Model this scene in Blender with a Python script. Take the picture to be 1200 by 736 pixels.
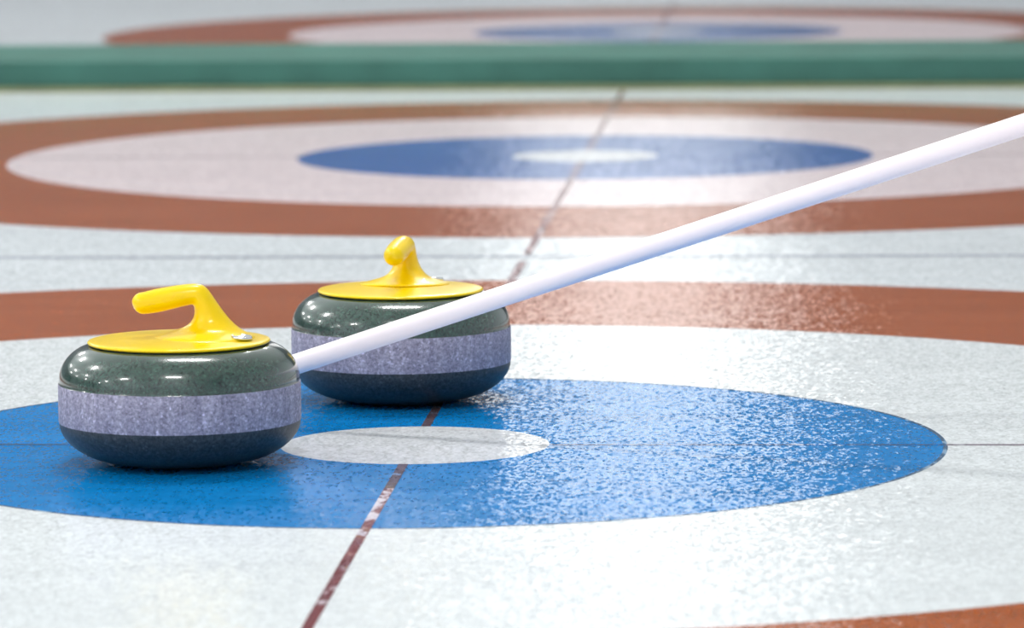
import bpy, bmesh, math, random
from mathutils import Matrix, Vector

random.seed(7)
scene = bpy.context.scene
for o in list(bpy.data.objects):
    bpy.data.objects.remove(o, do_unlink=True)
C = scene.collection

# ------------------------------------------------------------------ camera
cam_data = bpy.data.cameras.new('camera')
cam = bpy.data.objects.new('camera', cam_data)
C.objects.link(cam)
cam_data.sensor_width = 36.0
cam_data.lens = 157.88
cam_data.clip_end = 200
cam.matrix_world = (Matrix.Translation((0.4324, -5.1291, 0.7269))
                    @ Matrix.Rotation(math.radians(3.555), 4, 'Z')
                    @ Matrix.Rotation(math.radians(90 - 6.380), 4, 'X')
                    @ Matrix.Rotation(math.radians(-0.481), 4, 'Z'))
cam_data.dof.use_dof = True
cam_data.dof.focus_distance = 5.20
cam_data.dof.aperture_fstop = 7.0
scene.camera = cam

# ------------------------------------------------------------------ world, exposure
world = bpy.data.worlds.new('hall_air')
scene.world = world
world.use_nodes = True
world.node_tree.nodes['Background'].inputs[0].default_value = (0.85, 0.92, 1.0, 1)
world.node_tree.nodes['Background'].inputs[1].default_value = 0.05
LAMP_STRENGTH = 70.0
WINDOW_STRENGTH = 0.5
scene.cycles.max_bounces = 7
scene.cycles.diffuse_bounces = 4
scene.cycles.glossy_bounces = 4
scene.cycles.caustics_reflective = False
scene.view_settings.view_transform = 'Standard'
scene.view_settings.look = 'None'
scene.view_settings.gamma = 1.0
scene.view_settings.use_curve_mapping = False
scene.view_settings.exposure = 0.27


# ------------------------------------------------------------------ materials
PEBBLE_TILT = 0.10


def lin(r, g, b):
    def f(c):
        c /= 255.0
        return c / 12.92 if c <= 0.04045 else ((c + 0.055) / 1.055) ** 2.4
    return (f(r), f(g), f(b), 1.0)


def new_mat(name):
    m = bpy.data.materials.new(name)
    m.use_nodes = True
    nt = m.node_tree
    return m, nt, nt.nodes['Principled BSDF']


def node(nt, t, **kw):
    n = nt.nodes.new(t)
    for k, v in kw.items():
        if k in n.inputs:
            n.inputs[k].default_value = v
        else:
            setattr(n, k, v)
    return n


def mix(nt, fac, a, b, blend='MIX'):
    n = nt.nodes.new('ShaderNodeMix')
    n.data_type = 'RGBA'
    n.blend_type = blend
    for sock, v in ((n.inputs[0], fac), (n.inputs[6], a), (n.inputs[7], b)):
        if hasattr(v, 'is_output'):
            nt.links.new(v, sock)
        else:
            sock.default_value = v
    return n.outputs[2]


def ramp(nt, src, stops):
    r = nt.nodes.new('ShaderNodeValToRGB')
    el = r.color_ramp.elements
    el[0].position, el[0].color = stops[0]
    el[1].position, el[1].color = stops[-1]
    for p, c in stops[1:-1]:
        e = el.new(p)
        e.color = c
    nt.links.new(src, r.inputs[0])
    return r.outputs[0]


def world_coords(nt, scale=(1, 1, 1)):
    g = node(nt, 'ShaderNodeNewGeometry')
    mp = node(nt, 'ShaderNodeMapping')
    mp.inputs['Scale'].default_value = scale
    nt.links.new(g.outputs['Position'], mp.inputs['Vector'])
    return mp.outputs[0]


def ice_mat(name, col, vary=0.08, rough=0.11, worn=None):
    """paint seen through pebbled ice: colour, sweep streaks, fine pebble relief"""
    m, nt, b = new_mat(name)
    v1 = world_coords(nt, (0.8, 4.0, 1))
    n1 = node(nt, 'ShaderNodeTexNoise', Scale=2.2, Detail=6.0, Roughness=0.62)
    nt.links.new(v1, n1.inputs['Vector'])
    v2 = world_coords(nt, (1, 1, 1))
    n2 = node(nt, 'ShaderNodeTexNoise', Scale=70.0, Detail=3.0, Roughness=0.7)
    nt.links.new(v2, n2.inputs['Vector'])
    lo = tuple(c * (1 - vary) for c in col[:3]) + (1,)
    hi = tuple(min(1, c * (1 + vary) + 0.012 * vary / 0.08) for c in col[:3]) + (1,)
    r1 = ramp(nt, n1.outputs[0], [(0.36, lo), (0.64, hi)])
    g2 = ramp(nt, n2.outputs[0], [(0.3, (0.92, 0.92, 0.92, 1)), (0.7, (1.05, 1.05, 1.05, 1))])
    c = mix(nt, 1.0, r1, g2, 'MULTIPLY')
    if worn is not None:
        nw = node(nt, 'ShaderNodeTexNoise', Scale=worn[1], Detail=4.0, Roughness=0.65)
        vw = world_coords(nt, (1, 0.42, 1))
        nt.links.new(vw, nw.inputs['Vector'])
        fac = ramp(nt, nw.outputs[0], [(worn[2], (0, 0, 0, 1)), (worn[2] + 0.06, (1, 1, 1, 1))])
        c = mix(nt, fac, c, worn[0])
    nt.links.new(c, b.inputs['Base Color'])
    b.inputs['Roughness'].default_value = 0.8
    b.inputs['Specular IOR Level'].default_value = 0.0
    b.inputs['Coat Weight'].default_value = 1.0
    b.inputs['Coat IOR'].default_value = 1.31
    b.inputs['Coat Roughness'].default_value = rough
    # pebble: frozen droplets a few millimetres across, each tilting its own way
    out = None
    for sc, amp in (((300, 130, 1), PEBBLE_TILT), ((130, 70, 1), PEBBLE_TILT * 0.5)):
        vc = node(nt, 'ShaderNodeTexVoronoi', Scale=1.0)
        nt.links.new(world_coords(nt, sc), vc.inputs['Vector'])
        sub = node(nt, 'ShaderNodeVectorMath', operation='SUBTRACT')
        nt.links.new(vc.outputs['Color'], sub.inputs[0])
        sub.inputs[1].default_value = (0.5, 0.5, 0.5)
        mul = node(nt, 'ShaderNodeVectorMath', operation='MULTIPLY')
        nt.links.new(sub.outputs[0], mul.inputs[0])
        mul.inputs[1].default_value = (amp * 2.4, amp * 0.60, 0.0)
        add = node(nt, 'ShaderNodeVectorMath', operation='ADD')
        nt.links.new(mul.outputs[0], add.inputs[0])
        if out is None:
            add.inputs[1].default_value = (0, 0, 1)
        else:
            nt.links.new(out, add.inputs[1])
        out = add.outputs[0]
    nrm = node(nt, 'ShaderNodeVectorMath', operation='NORMALIZE')
    nt.links.new(out, nrm.inputs[0])
    nt.links.new(nrm.outputs[0], b.inputs['Coat Normal'])
    return m


def granite_mat(name, dark, light, rough, coat, scale=170.0, streak=False):
    m, nt, b = new_mat(name)
    tc = node(nt, 'ShaderNodeTexCoord')
    n1 = node(nt, 'ShaderNodeTexNoise', Scale=scale, Detail=4.0, Roughness=0.75)
    nt.links.new(tc.outputs['Object'], n1.inputs['Vector'])
    n2 = node(nt, 'ShaderNodeTexVoronoi', Scale=scale * 1.6)
    nt.links.new(tc.outputs['Object'], n2.inputs['Vector'])
    c1 = ramp(nt, n1.outputs[0], [(0.34, dark), (0.66, light)])
    sp = ramp(nt, n2.outputs['Color'], [(0.0, (0.55, 0.55, 0.55, 1)), (0.8, (1, 1, 1, 1)), (1.0, (1.7, 1.7, 1.7, 1))])
    c = mix(nt, 1.0, c1, sp, 'MULTIPLY')
    if streak:
        mp = node(nt, 'ShaderNodeMapping')
        mp.inputs['Scale'].default_value = (1, 1, 0.12)
        nt.links.new(tc.outputs['Object'], mp.inputs['Vector'])
        n3 = node(nt, 'ShaderNodeTexNoise', Scale=95.0, Detail=3.0, Roughness=0.6)
        nt.links.new(mp.outputs[0], n3.inputs['Vector'])
        s = ramp(nt, n3.outputs[0], [(0.35, (0.78, 0.78, 0.82, 1)), (0.62, (1.08, 1.08, 1.08, 1))])
        c = mix(nt, 1.0, c, s, 'MULTIPLY')
    nt.links.new(c, b.inputs['Base Color'])
    b.inputs['Roughness'].default_value = rough
    b.inputs['Coat Weight'].default_value = coat
    b.inputs['Coat Roughness'].default_value = 0.06
    bump = node(nt, 'ShaderNodeBump', Strength=0.12 if rough > 0.4 else 0.02, Distance=0.001)
    nt.links.new(n1.outputs[0], bump.inputs['Height'])
    nt.links.new(bump.outputs[0], b.inputs['Normal'])
    return m


def plain_mat(name, col, rough=0.5, metal=0.0, vary=0.05, scale=20.0, coat=0.0, bump=0.0):
    m, nt, b = new_mat(name)
    tc = node(nt, 'ShaderNodeTexCoord')
    n1 = node(nt, 'ShaderNodeTexNoise', Scale=scale, Detail=4.0)
    nt.links.new(tc.outputs['Object'], n1.inputs['Vector'])
    lo = tuple(c * (1 - vary) for c in col[:3]) + (1,)
    hi = tuple(min(1, c * (1 + vary)) for c in col[:3]) + (1,)
    nt.links.new(ramp(nt, n1.outputs[0], [(0.3, lo), (0.7, hi)]), b.inputs['Base Color'])
    b.inputs['Roughness'].default_value = rough
    b.inputs['Metallic'].default_value = metal
    b.inputs['Coat Weight'].default_value = coat
    b.inputs['Coat Roughness'].default_value = 0.08
    if bump:
        bp = node(nt, 'ShaderNodeBump', Strength=bump, Distance=0.004)
        nt.links.new(n1.outputs[0], bp.inputs['Height'])
        nt.links.new(bp.outputs[0], b.inputs['Normal'])
    return m


def lamp_mat(name, strength):
    m, nt, b = new_mat(name)
    b.inputs['Base Color'].default_value = (0.9, 0.9, 0.9, 1)
    b.inputs['Emission Color'].default_value = (1.0, 0.985, 0.97, 1)
    b.inputs['Emission Strength'].default_value = strength
    m.cycles.emission_sampling = 'FRONT'
    return m


ICE = ice_mat('ice_white', lin(234, 241, 245), vary=0.03)
PAINT_WHITE = ice_mat('ice_white_paint', lin(235, 241, 243), vary=0.03)
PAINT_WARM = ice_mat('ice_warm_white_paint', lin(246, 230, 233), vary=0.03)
PAINT_BUTTON = ice_mat('ice_button_paint', lin(226, 229, 232), vary=0.03)
PAINT_RED = ice_mat('ice_brick_red_paint', lin(172, 90, 38), vary=0.08)
PAINT_BLUE = ice_mat('ice_blue_paint', lin(0, 130, 203), vary=0.08)
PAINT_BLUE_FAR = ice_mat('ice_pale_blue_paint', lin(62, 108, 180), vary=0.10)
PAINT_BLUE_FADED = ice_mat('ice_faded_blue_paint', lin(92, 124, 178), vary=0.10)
LINE_RED = ice_mat('ice_worn_red_line', lin(122, 52, 56), vary=0.2, worn=(lin(214, 212, 220), 26.0, 0.55))
LINE_WORN = ice_mat('ice_badly_worn_red_line', lin(122, 52, 56), vary=0.2, worn=(lin(222, 216, 226), 30.0, 0.47))
LINE_BROWN = ice_mat('ice_brown_line', lin(92, 74, 82), vary=0.25, worn=(lin(120, 150, 190), 34.0, 0.56))
LINE_FADED = ice_mat('ice_faded_red_line', lin(138, 92, 96), vary=0.15, worn=(lin(190, 178, 182), 22.0, 0.55))
LINE_ON_BLUE = ice_mat('ice_line_on_blue', lin(40, 96, 150), vary=0.2, worn=(lin(10, 118, 196), 12.0, 0.5))
LINE_GREY = ice_mat('ice_thin_grey_line', lin(150, 140, 150), vary=0.15, worn=(lin(215, 222, 226), 9.0, 0.60))
LINE_PALE = ice_mat('ice_pale_boundary', lin(196, 202, 212), vary=0.08)
EDGE_DARK = ice_mat('ice_ring_edge', lin(70, 100, 130), vary=0.2, worn=(lin(150, 180, 205), 30.0, 0.54))

GRANITE_TOP = granite_mat('polished_green_granite', lin(16, 42, 37), lin(62, 94, 81), 0.22, 0.9, scale=280.0)
GRANITE_BAND = granite_mat('pecked_grey_granite', lin(138, 132, 150), lin(196, 190, 210), 0.7, 0.0, scale=260.0, streak=True)
GRANITE_LOW = granite_mat('dull_dark_granite', lin(22, 26, 28), lin(72, 76, 80), 0.5, 0.08, scale=260.0)
YELLOW = plain_mat('glossy_yellow_plastic', lin(246, 209, 0), 0.3, vary=0.04, scale=30, coat=0.35)
YELLOW.node_tree.nodes['Principled BSDF'].inputs['Specular IOR Level'].default_value = 0.2
STEEL = plain_mat('bright_steel', lin(214, 216, 220), 0.2, 1.0)
BLACK = plain_mat('black_gasket', lin(24, 24, 22), 0.5)
POLE_WHITE = plain_mat('white_lacquered_pole', lin(255, 243, 247), 0.5, vary=0.01, scale=12, coat=0.05)
BRISTLE = plain_mat('pale_bristles', lin(200, 196, 186), 0.9, vary=0.2, scale=200, bump=0.4)
HEAD_GREY = plain_mat('grey_plastic', lin(60, 64, 70), 0.5)
CARPET = plain_mat('green_carpet', lin(58, 102, 92), 0.95, vary=0.16, scale=5, bump=0.3)
OCHRE = plain_mat('ochre_wood_edge', lin(116, 122, 84), 0.7, vary=0.15, scale=8)
WALL = plain_mat('white_wall_paint', lin(232, 235, 238), 0.7, vary=0.02, scale=2)
WALL_FAR = plain_mat('grey_wall_paint', lin(88, 90, 98), 0.7, vary=0.02, scale=2)
FRAME = plain_mat('white_window_frame', lin(225, 226, 228), 0.5)
PANE = lamp_mat('daylit_pane', WINDOW_STRENGTH)
CEIL = plain_mat('white_ceiling_board', lin(240, 240, 238), 0.8, vary=0.02, scale=2)
HOUSING = plain_mat('white_lamp_housing', lin(225, 225, 222), 0.5)
TUBE = lamp_mat('lamp_diffuser_glow', LAMP_STRENGTH)


# ------------------------------------------------------------------ mesh helpers
def link(name, me, mat, parent=None, smooth=False):
    me.materials.append(mat)
    if smooth:
        for p in me.polygons:
            p.use_smooth = True
    o = bpy.data.objects.new(name, me)
    C.objects.link(o)
    if parent is not None:
        o.parent = parent
    return o


def from_data(name, verts, faces, mat, parent=None, smooth=False):
    me = bpy.data.meshes.new(name)
    me.from_pydata([tuple(v) for v in verts], [], faces)
    me.update()
    bm = bmesh.new()
    bm.from_mesh(me)
    bmesh.ops.recalc_face_normals(bm, faces=bm.faces)
    bm.to_mesh(me)
    bm.free()
    return link(name, me, mat, parent, smooth)


def flat(name, verts, faces, mat, parent=None):
    me = bpy.data.meshes.new(name)
    me.from_pydata([tuple(v) for v in verts], [], faces)
    me.update()
    return link(name, me, mat, parent)


def box(name, lo, hi, mat, parent=None, bevel=0.0):
    bm = bmesh.new()
    bmesh.ops.create_cube(bm, size=1.0)
    for v in bm.verts:
        v.co = Vector([(lo[i] + hi[i]) / 2 + v.co[i] * (hi[i] - lo[i]) for i in range(3)])
    if bevel:
        bmesh.ops.bevel(bm, geom=list(bm.edges), offset=bevel, segments=3, affect='EDGES', profile=0.5)
    me = bpy.data.meshes.new(name)
    bm.to_mesh(me)
    bm.free()
    return link(name, me, mat, parent)


def lathe(name, prof, mat, parent=None, n=128, close_ends=True):
    verts, faces = [], []
    rings = []
    for r, z in prof:
        if r < 1e-6:
            rings.append([len(verts)])
            verts.append((0, 0, z))
        else:
            rings.append(list(range(len(verts), len(verts) + n)))
            verts += [(r * math.cos(2 * math.pi * k / n), r * math.sin(2 * math.pi * k / n), z) for k in range(n)]
    for a, b in zip(rings[:-1], rings[1:]):
        for k in range(n):
            k2 = (k + 1) % n
            if len(a) == 1 and len(b) == 1:
                continue
            if len(a) == 1:
                faces.append((a[0], b[k], b[k2]))
            elif len(b) == 1:
                faces.append((a[k], a[k2], b[0]))
            else:
                faces.append((a[k], a[k2], b[k2], b[k]))
    return from_data(name, verts, faces, mat, parent, True)


def disc(name, r0, r1, z, mat, parent=None, n=192):
    """a flat ring (or disc when r0 is 0) with its face up"""
    verts, faces = [], []
    if r0 == 0:
        verts = [(r1 * math.cos(2 * math.pi * k / n), r1 * math.sin(2 * math.pi * k / n), z) for k in range(n)]
        faces = [tuple(range(n))]
    else:
        for r in (r0, r1):
            verts += [(r * math.cos(2 * math.pi * k / n), r * math.sin(2 * math.pi * k / n), z) for k in range(n)]
        faces = [(k, n + k, n + (k + 1) % n, (k + 1) % n) for k in range(n)]
    return flat(name, verts, faces, mat, parent)


def strip(name, x0, x1, y0, y1, z, mat, parent=None):
    return flat(name, [(x0, y0, z), (x1, y0, z), (x1, y1, z), (x0, y1, z)], [(0, 1, 2, 3)], mat, parent)


def empty(name, loc, rz=0.0):
    o = bpy.data.objects.new(name, None)
    o.location = loc
    o.rotation_euler = (0, 0, rz)
    o.empty_display_size = 0.05
    C.objects.link(o)
    return o


def tag(o, label, cat, group=None):
    o['label'] = label
    o['category'] = cat
    if group:
        o['group'] = group
    return o


def struct(o, label=None):
    o['kind'] = 'structure'
    if label:
        o['label'] = label
    return o


def copy_tree(o, parent=None):
    c = o.copy()
    C.objects.link(c)
    c.parent = parent
    for ch in o.children:
        copy_tree(ch, c)
    return c


# ------------------------------------------------------------------ the hall
X0, X1, Y0, Y1, H = -34.0, 7.0, -7.0, 20.0, 5.6
SP2, SP3 = 4.365, 9.727        # sheet centres beyond the first, in metres
floor = struct(box('floor', (X0, Y0, -0.1), (X1, Y1, 0.0), ICE), 'white pebbled curling ice with faint sweep marks')
struct(box('ceiling', (X0, Y0, H), (X1, Y1, H + 0.1), CEIL), 'white ceiling of the ice hall')
struct(box('wall_back', (X0, Y1, -0.1), (X1, Y1 + 0.1, H), WALL_FAR), 'grey far wall of the ice hall')
struct(box('wall_front', (X0, Y0 - 0.1, -0.1), (X1, Y0, H), WALL), 'white wall behind the viewer')
struct(box('wall_left', (X0 - 0.1, Y0, -0.1), (X0, Y1, H), WALL), 'white wall on the left of the hall')
struct(box('wall_right', (X1, Y0, -0.1), (X1 + 0.1, Y1, H), WALL), 'white wall on the right of the hall')

# a tall daylit window in the far wall; its light is what glares off the ice
win = struct(empty('window_1', (-0.40, Y1 - 0.06, 1.2)), 'tall bright window in the far wall')
WW, WH = 1.2, 3.2
box('window_frame', (-WW / 2 - 0.1, 0, -0.1), (-WW / 2, 0.06, WH + 0.1), FRAME, win)
box('window_frame', (WW / 2, 0, -0.1), (WW / 2 + 0.1, 0.06, WH + 0.1), FRAME, win)
box('window_frame', (-WW / 2, 0, -0.1), (WW / 2, 0.06, 0), FRAME, win)
box('window_frame', (-WW / 2, 0, WH), (WW / 2, 0.06, WH + 0.1), FRAME, win)
box('mullion', (-0.03, 0, 0), (0.03, 0.05, WH), FRAME, win)
for k in (-1, 1):
    box('pane', (min(k * 0.03, k * WW / 2), 0.03, 0), (max(k * 0.03, k * WW / 2), 0.04, WH), PANE, win)

# lines in the ice
ZL = 0.0006
BUTTON = 0.1554


def tee_line(yc, y0, y1, mat, half=0.0065):
    for a, b in ((y0, yc - BUTTON), (yc + BUTTON, y1)):
        strip('tee_line', -half, half, a, b, ZL, mat, floor)


strip('tee_line', -0.0055, 0.0055, -2.1, -0.66, ZL, LINE_RED, floor)
strip('tee_line', -0.0055, 0.0055, -0.66, -0.34, ZL, LINE_WORN, floor)
strip('tee_line', -0.0055, 0.0055, -0.34, -BUTTON, ZL, LINE_BROWN, floor)
strip('tee_line', -0.0055, 0.0055, BUTTON, 0.6, ZL, LINE_BROWN, floor)
strip('tee_line', -0.0065, 0.0065, 0.6, 2.12, ZL, LINE_FADED, floor)
tee_line(SP2, 2.24, 6.60, LINE_FADED)
tee_line(SP3, 7.62, 11.9, LINE_FADED)
strip('boundary_line', X0, X1, 2.185, 2.225, 0.0004, LINE_PALE, floor)
for yc in (0.0, SP2, SP3):
    for x0, x1, m in ((X0, -0.612, LINE_GREY), (-0.612, -BUTTON, LINE_ON_BLUE), (BUTTON, 0.612, LINE_ON_BLUE), (0.612, X1, LINE_GREY)):
        strip('centre_line', x0, x1, yc - 0.006, yc + 0.006, ZL - 0.0001, m, floor)


# ------------------------------------------------------------------ houses (target rings)
def house(yc, label, white, blue, edge=False):
    h = empty('target_house', (0, yc, 0))
    tag(h, label, 'target rings', 'painted houses, one on each sheet of ice')
    disc('outer_ring', 1.2192, 1.8288, 0.0003, PAINT_RED, h)['label'] = 'brick red outer ring'
    disc('white_ring', 0.6096, 1.2192, 0.0003, white, h)['label'] = 'white ring between red and blue'
    disc('blue_ring', BUTTON, 0.6096, 0.0003, blue, h)['label'] = 'blue inner ring'
    disc('button', 0, BUTTON, 0.0003, PAINT_BUTTON, h)['label'] = 'white centre button'
    if edge:
        disc('ring_edge', 0.6086, 0.6136, 0.00045, EDGE_DARK, h)
    return h


house(0.0, 'nearest painted target rings, bright blue centre with two curling stones on it', PAINT_WHITE, PAINT_BLUE, True)
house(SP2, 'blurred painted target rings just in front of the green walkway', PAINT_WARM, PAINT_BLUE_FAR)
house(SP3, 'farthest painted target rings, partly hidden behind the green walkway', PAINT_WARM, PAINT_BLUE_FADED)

# ------------------------------------------------------------------ walkway between the sheets
wk = tag(empty('walkway', (0, 6.64, 0)), 'long low green carpeted walkway running between two sheets of ice', 'walkway')
box('carpet_deck', (X0 + 0.05, 0.02, 0.0), (X1 - 0.05, 0.90, 0.080), CARPET, wk, 0.006)
box('edge_board', (X0 + 0.05, 0.0, 0.0), (X1 - 0.05, 0.019, 0.014), OCHRE, wk, 0.003)['label'] = 'ochre wooden kick board'


# ------------------------------------------------------------------ curling stones
def body_profile():
    R = 0.1363
    low = [(0.0, 0.004), (0.050, 0.004), (0.058, 0.0012), (0.064, 0.0), (0.070, 0.0012), (0.076, 0.0035)]
    # underside curves out to the striking band
    for k in range(1, 13):
        t = k / 12 * math.pi / 2
        low.append((0.076 + (R - 0.076) * math.sin(t) ** 1.04, 0.0035 + 0.0445 * (1 - math.cos(t)) ** 0.90))
    zb0, zb1 = low[-1][1], 0.0915
    band = [(R, zb0), (R + 0.0003, zb0 + 0.001), (R + 0.0005, (zb0 + zb1) / 2), (R + 0.0003, zb1 - 0.001), (R, zb1)]
    top = [(R, zb1), (R - 0.0008, zb1 + 0.0012), (R - 0.0007, zb1 + 0.003)]
    z2, r2 = zb1 + 0.003, R - 0.0007
    for k in range(1, 17):
        t = k / 16 * math.pi / 2 * 0.86
        s = math.sin(math.pi / 2 * 0.86)
        top.append((0.1008 + (r2 - 0.1008) * (math.cos(t) - math.cos(math.pi / 2 * 0.86)) / (1 - math.cos(math.pi / 2 * 0.86)),
                    z2 + (0.1342 - z2) * math.sin(t) / s))
    top.append((0.0, 0.1344))
    return low, band, top


def loft(name, rings, mat, parent, n=32):
    """rings: (inner point, outer point, half width) in the x-z plane; ellipse sections joined"""
    verts, faces = [], []
    for (ix, iz), (ox, oz), w in rings:
        cx, cz, hx, hz = (ix + ox) / 2, (iz + oz) / 2, (ox - ix) / 2, (oz - iz) / 2
        for k in range(n):
            a = 2 * math.pi * k / n
            verts.append((cx + hx * math.cos(a), w * math.sin(a), cz + hz * math.cos(a)))
    m = len(rings)
    for i in range(m - 1):
        for k in range(n):
            k2 = (k + 1) % n
            faces.append((i * n + k, i * n + k2, (i + 1) * n + k2, (i + 1) * n + k))
    faces.append(tuple(range(n)))
    faces.append(tuple((m - 1) * n + k for k in range(n)))
    o = from_data(name, verts, faces, mat, parent, True)
    sub = o.modifiers.new('smooth', 'SUBSURF')
    sub.levels = sub.render_levels = 2
    return o


def grip_rings():
    # tip (rounded), grip over the centre, bend, post, flare into the cap
    rg = []
    c, r = (-0.0395, 0.1803), 0.0126
    for a in (80, 58, 36, 16):
        a = math.radians(a)
        x = c[0] - r * math.sin(a)
        h = r * math.cos(a)
        rg.append(((x + 0.0006, c[1] - h), (x - 0.0006, c[1] + h), h))
    rg += [
        ((-0.0390, 0.1676), (-0.0400, 0.1924), 0.0132),
        ((-0.0234, 0.1694), (-0.0264, 0.1962), 0.0142),
        ((-0.0082, 0.1729), (-0.0097, 0.1990), 0.0144),
        ((0.0066, 0.1766), (0.0068, 0.2014), 0.0140),
        ((0.0148, 0.1783), (0.0219, 0.2024), 0.0136),
        ((0.0170, 0.1778), (0.0308, 0.1996), 0.0134),
        ((0.0178, 0.1750), (0.0376, 0.1900), 0.0136),
        ((0.0184, 0.1697), (0.0462, 0.1764), 0.0142),
        ((0.0170, 0.1635), (0.0550, 0.1645), 0.0162),
        ((0.0135, 0.1582), (0.0622, 0.1565), 0.0200),
        ((0.0078, 0.1538), (0.0690, 0.1508), 0.0240),
        ((-0.0010, 0.1500), (0.0750, 0.1472), 0.0310),
        ((-0.0140, 0.1468), (0.0810, 0.1438), 0.0440),
        ((-0.0320, 0.1435), (0.0870, 0.1405), 0.0580),
        ((-0.0330, 0.1390), (0.0870, 0.1370), 0.0580),
    ]
    return rg


def make_stone():
    s = empty('curling_stone', (0, 0, 0))
    low, band, top = body_profile()
    lathe('lower_body', low, GRANITE_LOW, s)['label'] = 'dull dark granite underside'
    lathe('striking_band', band, GRANITE_BAND, s)['label'] = 'pecked pale grey striking band'
    lathe('upper_body', top, GRANITE_TOP, s)['label'] = 'polished dark green granite shoulder'
    lathe('gasket', [(0.0, 0.1345), (0.1008, 0.1345), (0.1012, 0.1348), (0.1008, 0.1351), (0.0, 0.1351)], BLACK, s)
    prof = [(0.0, 0.1352), (0.1010, 0.1352), (0.1026, 0.1360), (0.1030, 0.1372), (0.1022, 0.1384), (0.1000, 0.1390)]
    for k in range(1, 11):
        t = k / 10
        prof.append((0.1000 * (1 - t), 0.1390 + 0.0050 * math.sin(t * math.pi / 2)))
    cap = lathe('handle_cap', prof, YELLOW, s)
    cap['label'] = 'round yellow plastic cap plate'
    loft('grip', grip_rings(), YELLOW, cap)['label'] = 'goose-neck yellow grip'
    ins = lathe('fixing_insert', [(0.0, 0.0), (0.0125, 0.0), (0.0125, 0.0022), (0.0115, 0.0034), (0.0098, 0.0038),
                                  (0.0088, 0.0026), (0.0, 0.0022)], STEEL, cap, 40)
    ins.location = (0.0720, -0.0270, 0.1424)
    ins.rotation_euler = Vector((0, 0, 1)).rotation_difference(Vector((0.10, -0.06, 1.0))).to_euler()
    ins['label'] = 'shiny steel insert'
    return s


stone = make_stone()
stone.location = (-0.2542, -0.1353, 0.0004)
stone.rotation_euler = (0, 0, math.radians(3.5))
tag(stone, 'dark green granite curling stone in front, yellow handle pointing sideways over the cap', 'curling stone', 'yellow-handled curling stones')
other = copy_tree(stone)
other.location = (-0.0498, 0.4047, 0.0004)
other.rotation_euler = (0, 0, math.radians(83))
for ch in other.children_recursive:
    if ch.name.startswith('grip'):          # this handle sits a touch higher at the tip
        ch.matrix_local = (Matrix.Translation((0.04, 0, 0.147)) @ Matrix.Rotation(math.radians(2.2), 4, 'Y')
                           @ Matrix.Translation((-0.04, 0, -0.147)))
tag(other, 'dark green granite curling stone crossed by the white pole, yellow handle pointing at the viewer', 'curling stone', 'yellow-handled curling stones')


# ------------------------------------------------------------------ broom with the white pole
def tube(name, a, b, prof, mat, parent, n=40):
    """prof: (distance along a-b, radius)"""
    a, b = Vector(a), Vector(b)
    d = (b - a).normalized()
    u = d.cross(Vector((0, 0, 1))).normalized()
    w = u.cross(d)
    verts, faces = [], []
    for s, r in prof:
        for k in range(n):
            t = 2 * math.pi * k / n
            verts.append(a + d * s + u * (r * math.cos(t)) + w * (r * math.sin(t)))
    m = len(prof)
    for i in range(m - 1):
        for k in range(n):
            k2 = (k + 1) % n
            faces.append((i * n + k, i * n + k2, (i + 1) * n + k2, (i + 1) * n + k))
    faces.append(tuple(range(n)))
    faces.append(tuple((m - 1) * n + k for k in range(n)))
    return from_data(name, verts, faces, mat, parent, True)


PA = Vector((-0.148, 0.150, 0.0775))
PB = Vector((0.6942, -0.100, 0.3753))
dirp = (PB - PA).normalized()
foot = PA - dirp * ((PA.z - 0.046) / dirp.z)
base = Vector((foot.x, foot.y, 0.0005))
broom = tag(empty('curling_broom', base), 'long white pole slanting up to the right between the two curling stones', 'broom')
o0 = foot - base
pole = tube('pole', o0, o0 + dirp, [(0.03, 0.0116), (0.032, 0.0122), (1.24, 0.0122), (1.246, 0.0118), (1.25, 0.010)], POLE_WHITE, broom)
pole['label'] = 'white lacquered pole'
tube('socket', o0, o0 + dirp, [(-0.012, 0.013), (-0.01, 0.0150), (0.05, 0.0150), (0.052, 0.0128)], HEAD_GREY, broom)
hd = box('head_block', (-0.120, -0.028, 0.022), (0.035, 0.028, 0.043), HEAD_GREY, broom, 0.007)
br = box('brush_pad', (-0.116, -0.032, 0.0), (0.031, 0.032, 0.021), BRISTLE, broom, 0.005)


# ------------------------------------------------------------------ ceiling lamps
def make_lamp():
    l = empty('ceiling_lamp', (0, 0, H))
    box('housing', (-0.80, -0.24, -0.09), (0.80, 0.24, 0.0), HOUSING, l, 0.01)
    flat('diffuser', [(-0.75, -0.20, -0.0915), (-0.75, 0.20, -0.0915), (0.75, 0.20, -0.0915), (0.75, -0.20, -0.0915)], [(0, 1, 2, 3)], TUBE, l)
    return l


lamp = None
for j, yy in enumerate((-5.0, 2.2, 8.4, 14.6)):
    for i in range(4):
        o = make_lamp() if lamp is None else copy_tree(lamp)
        lamp = lamp or o
        o.location = (-0.2 - i * 6.6, yy, H)
        tag(o, 'white ceiling lamp over the ice, glowing diffuser in a shallow housing', 'ceiling lamp', 'ceiling lamps in rows over the ice')
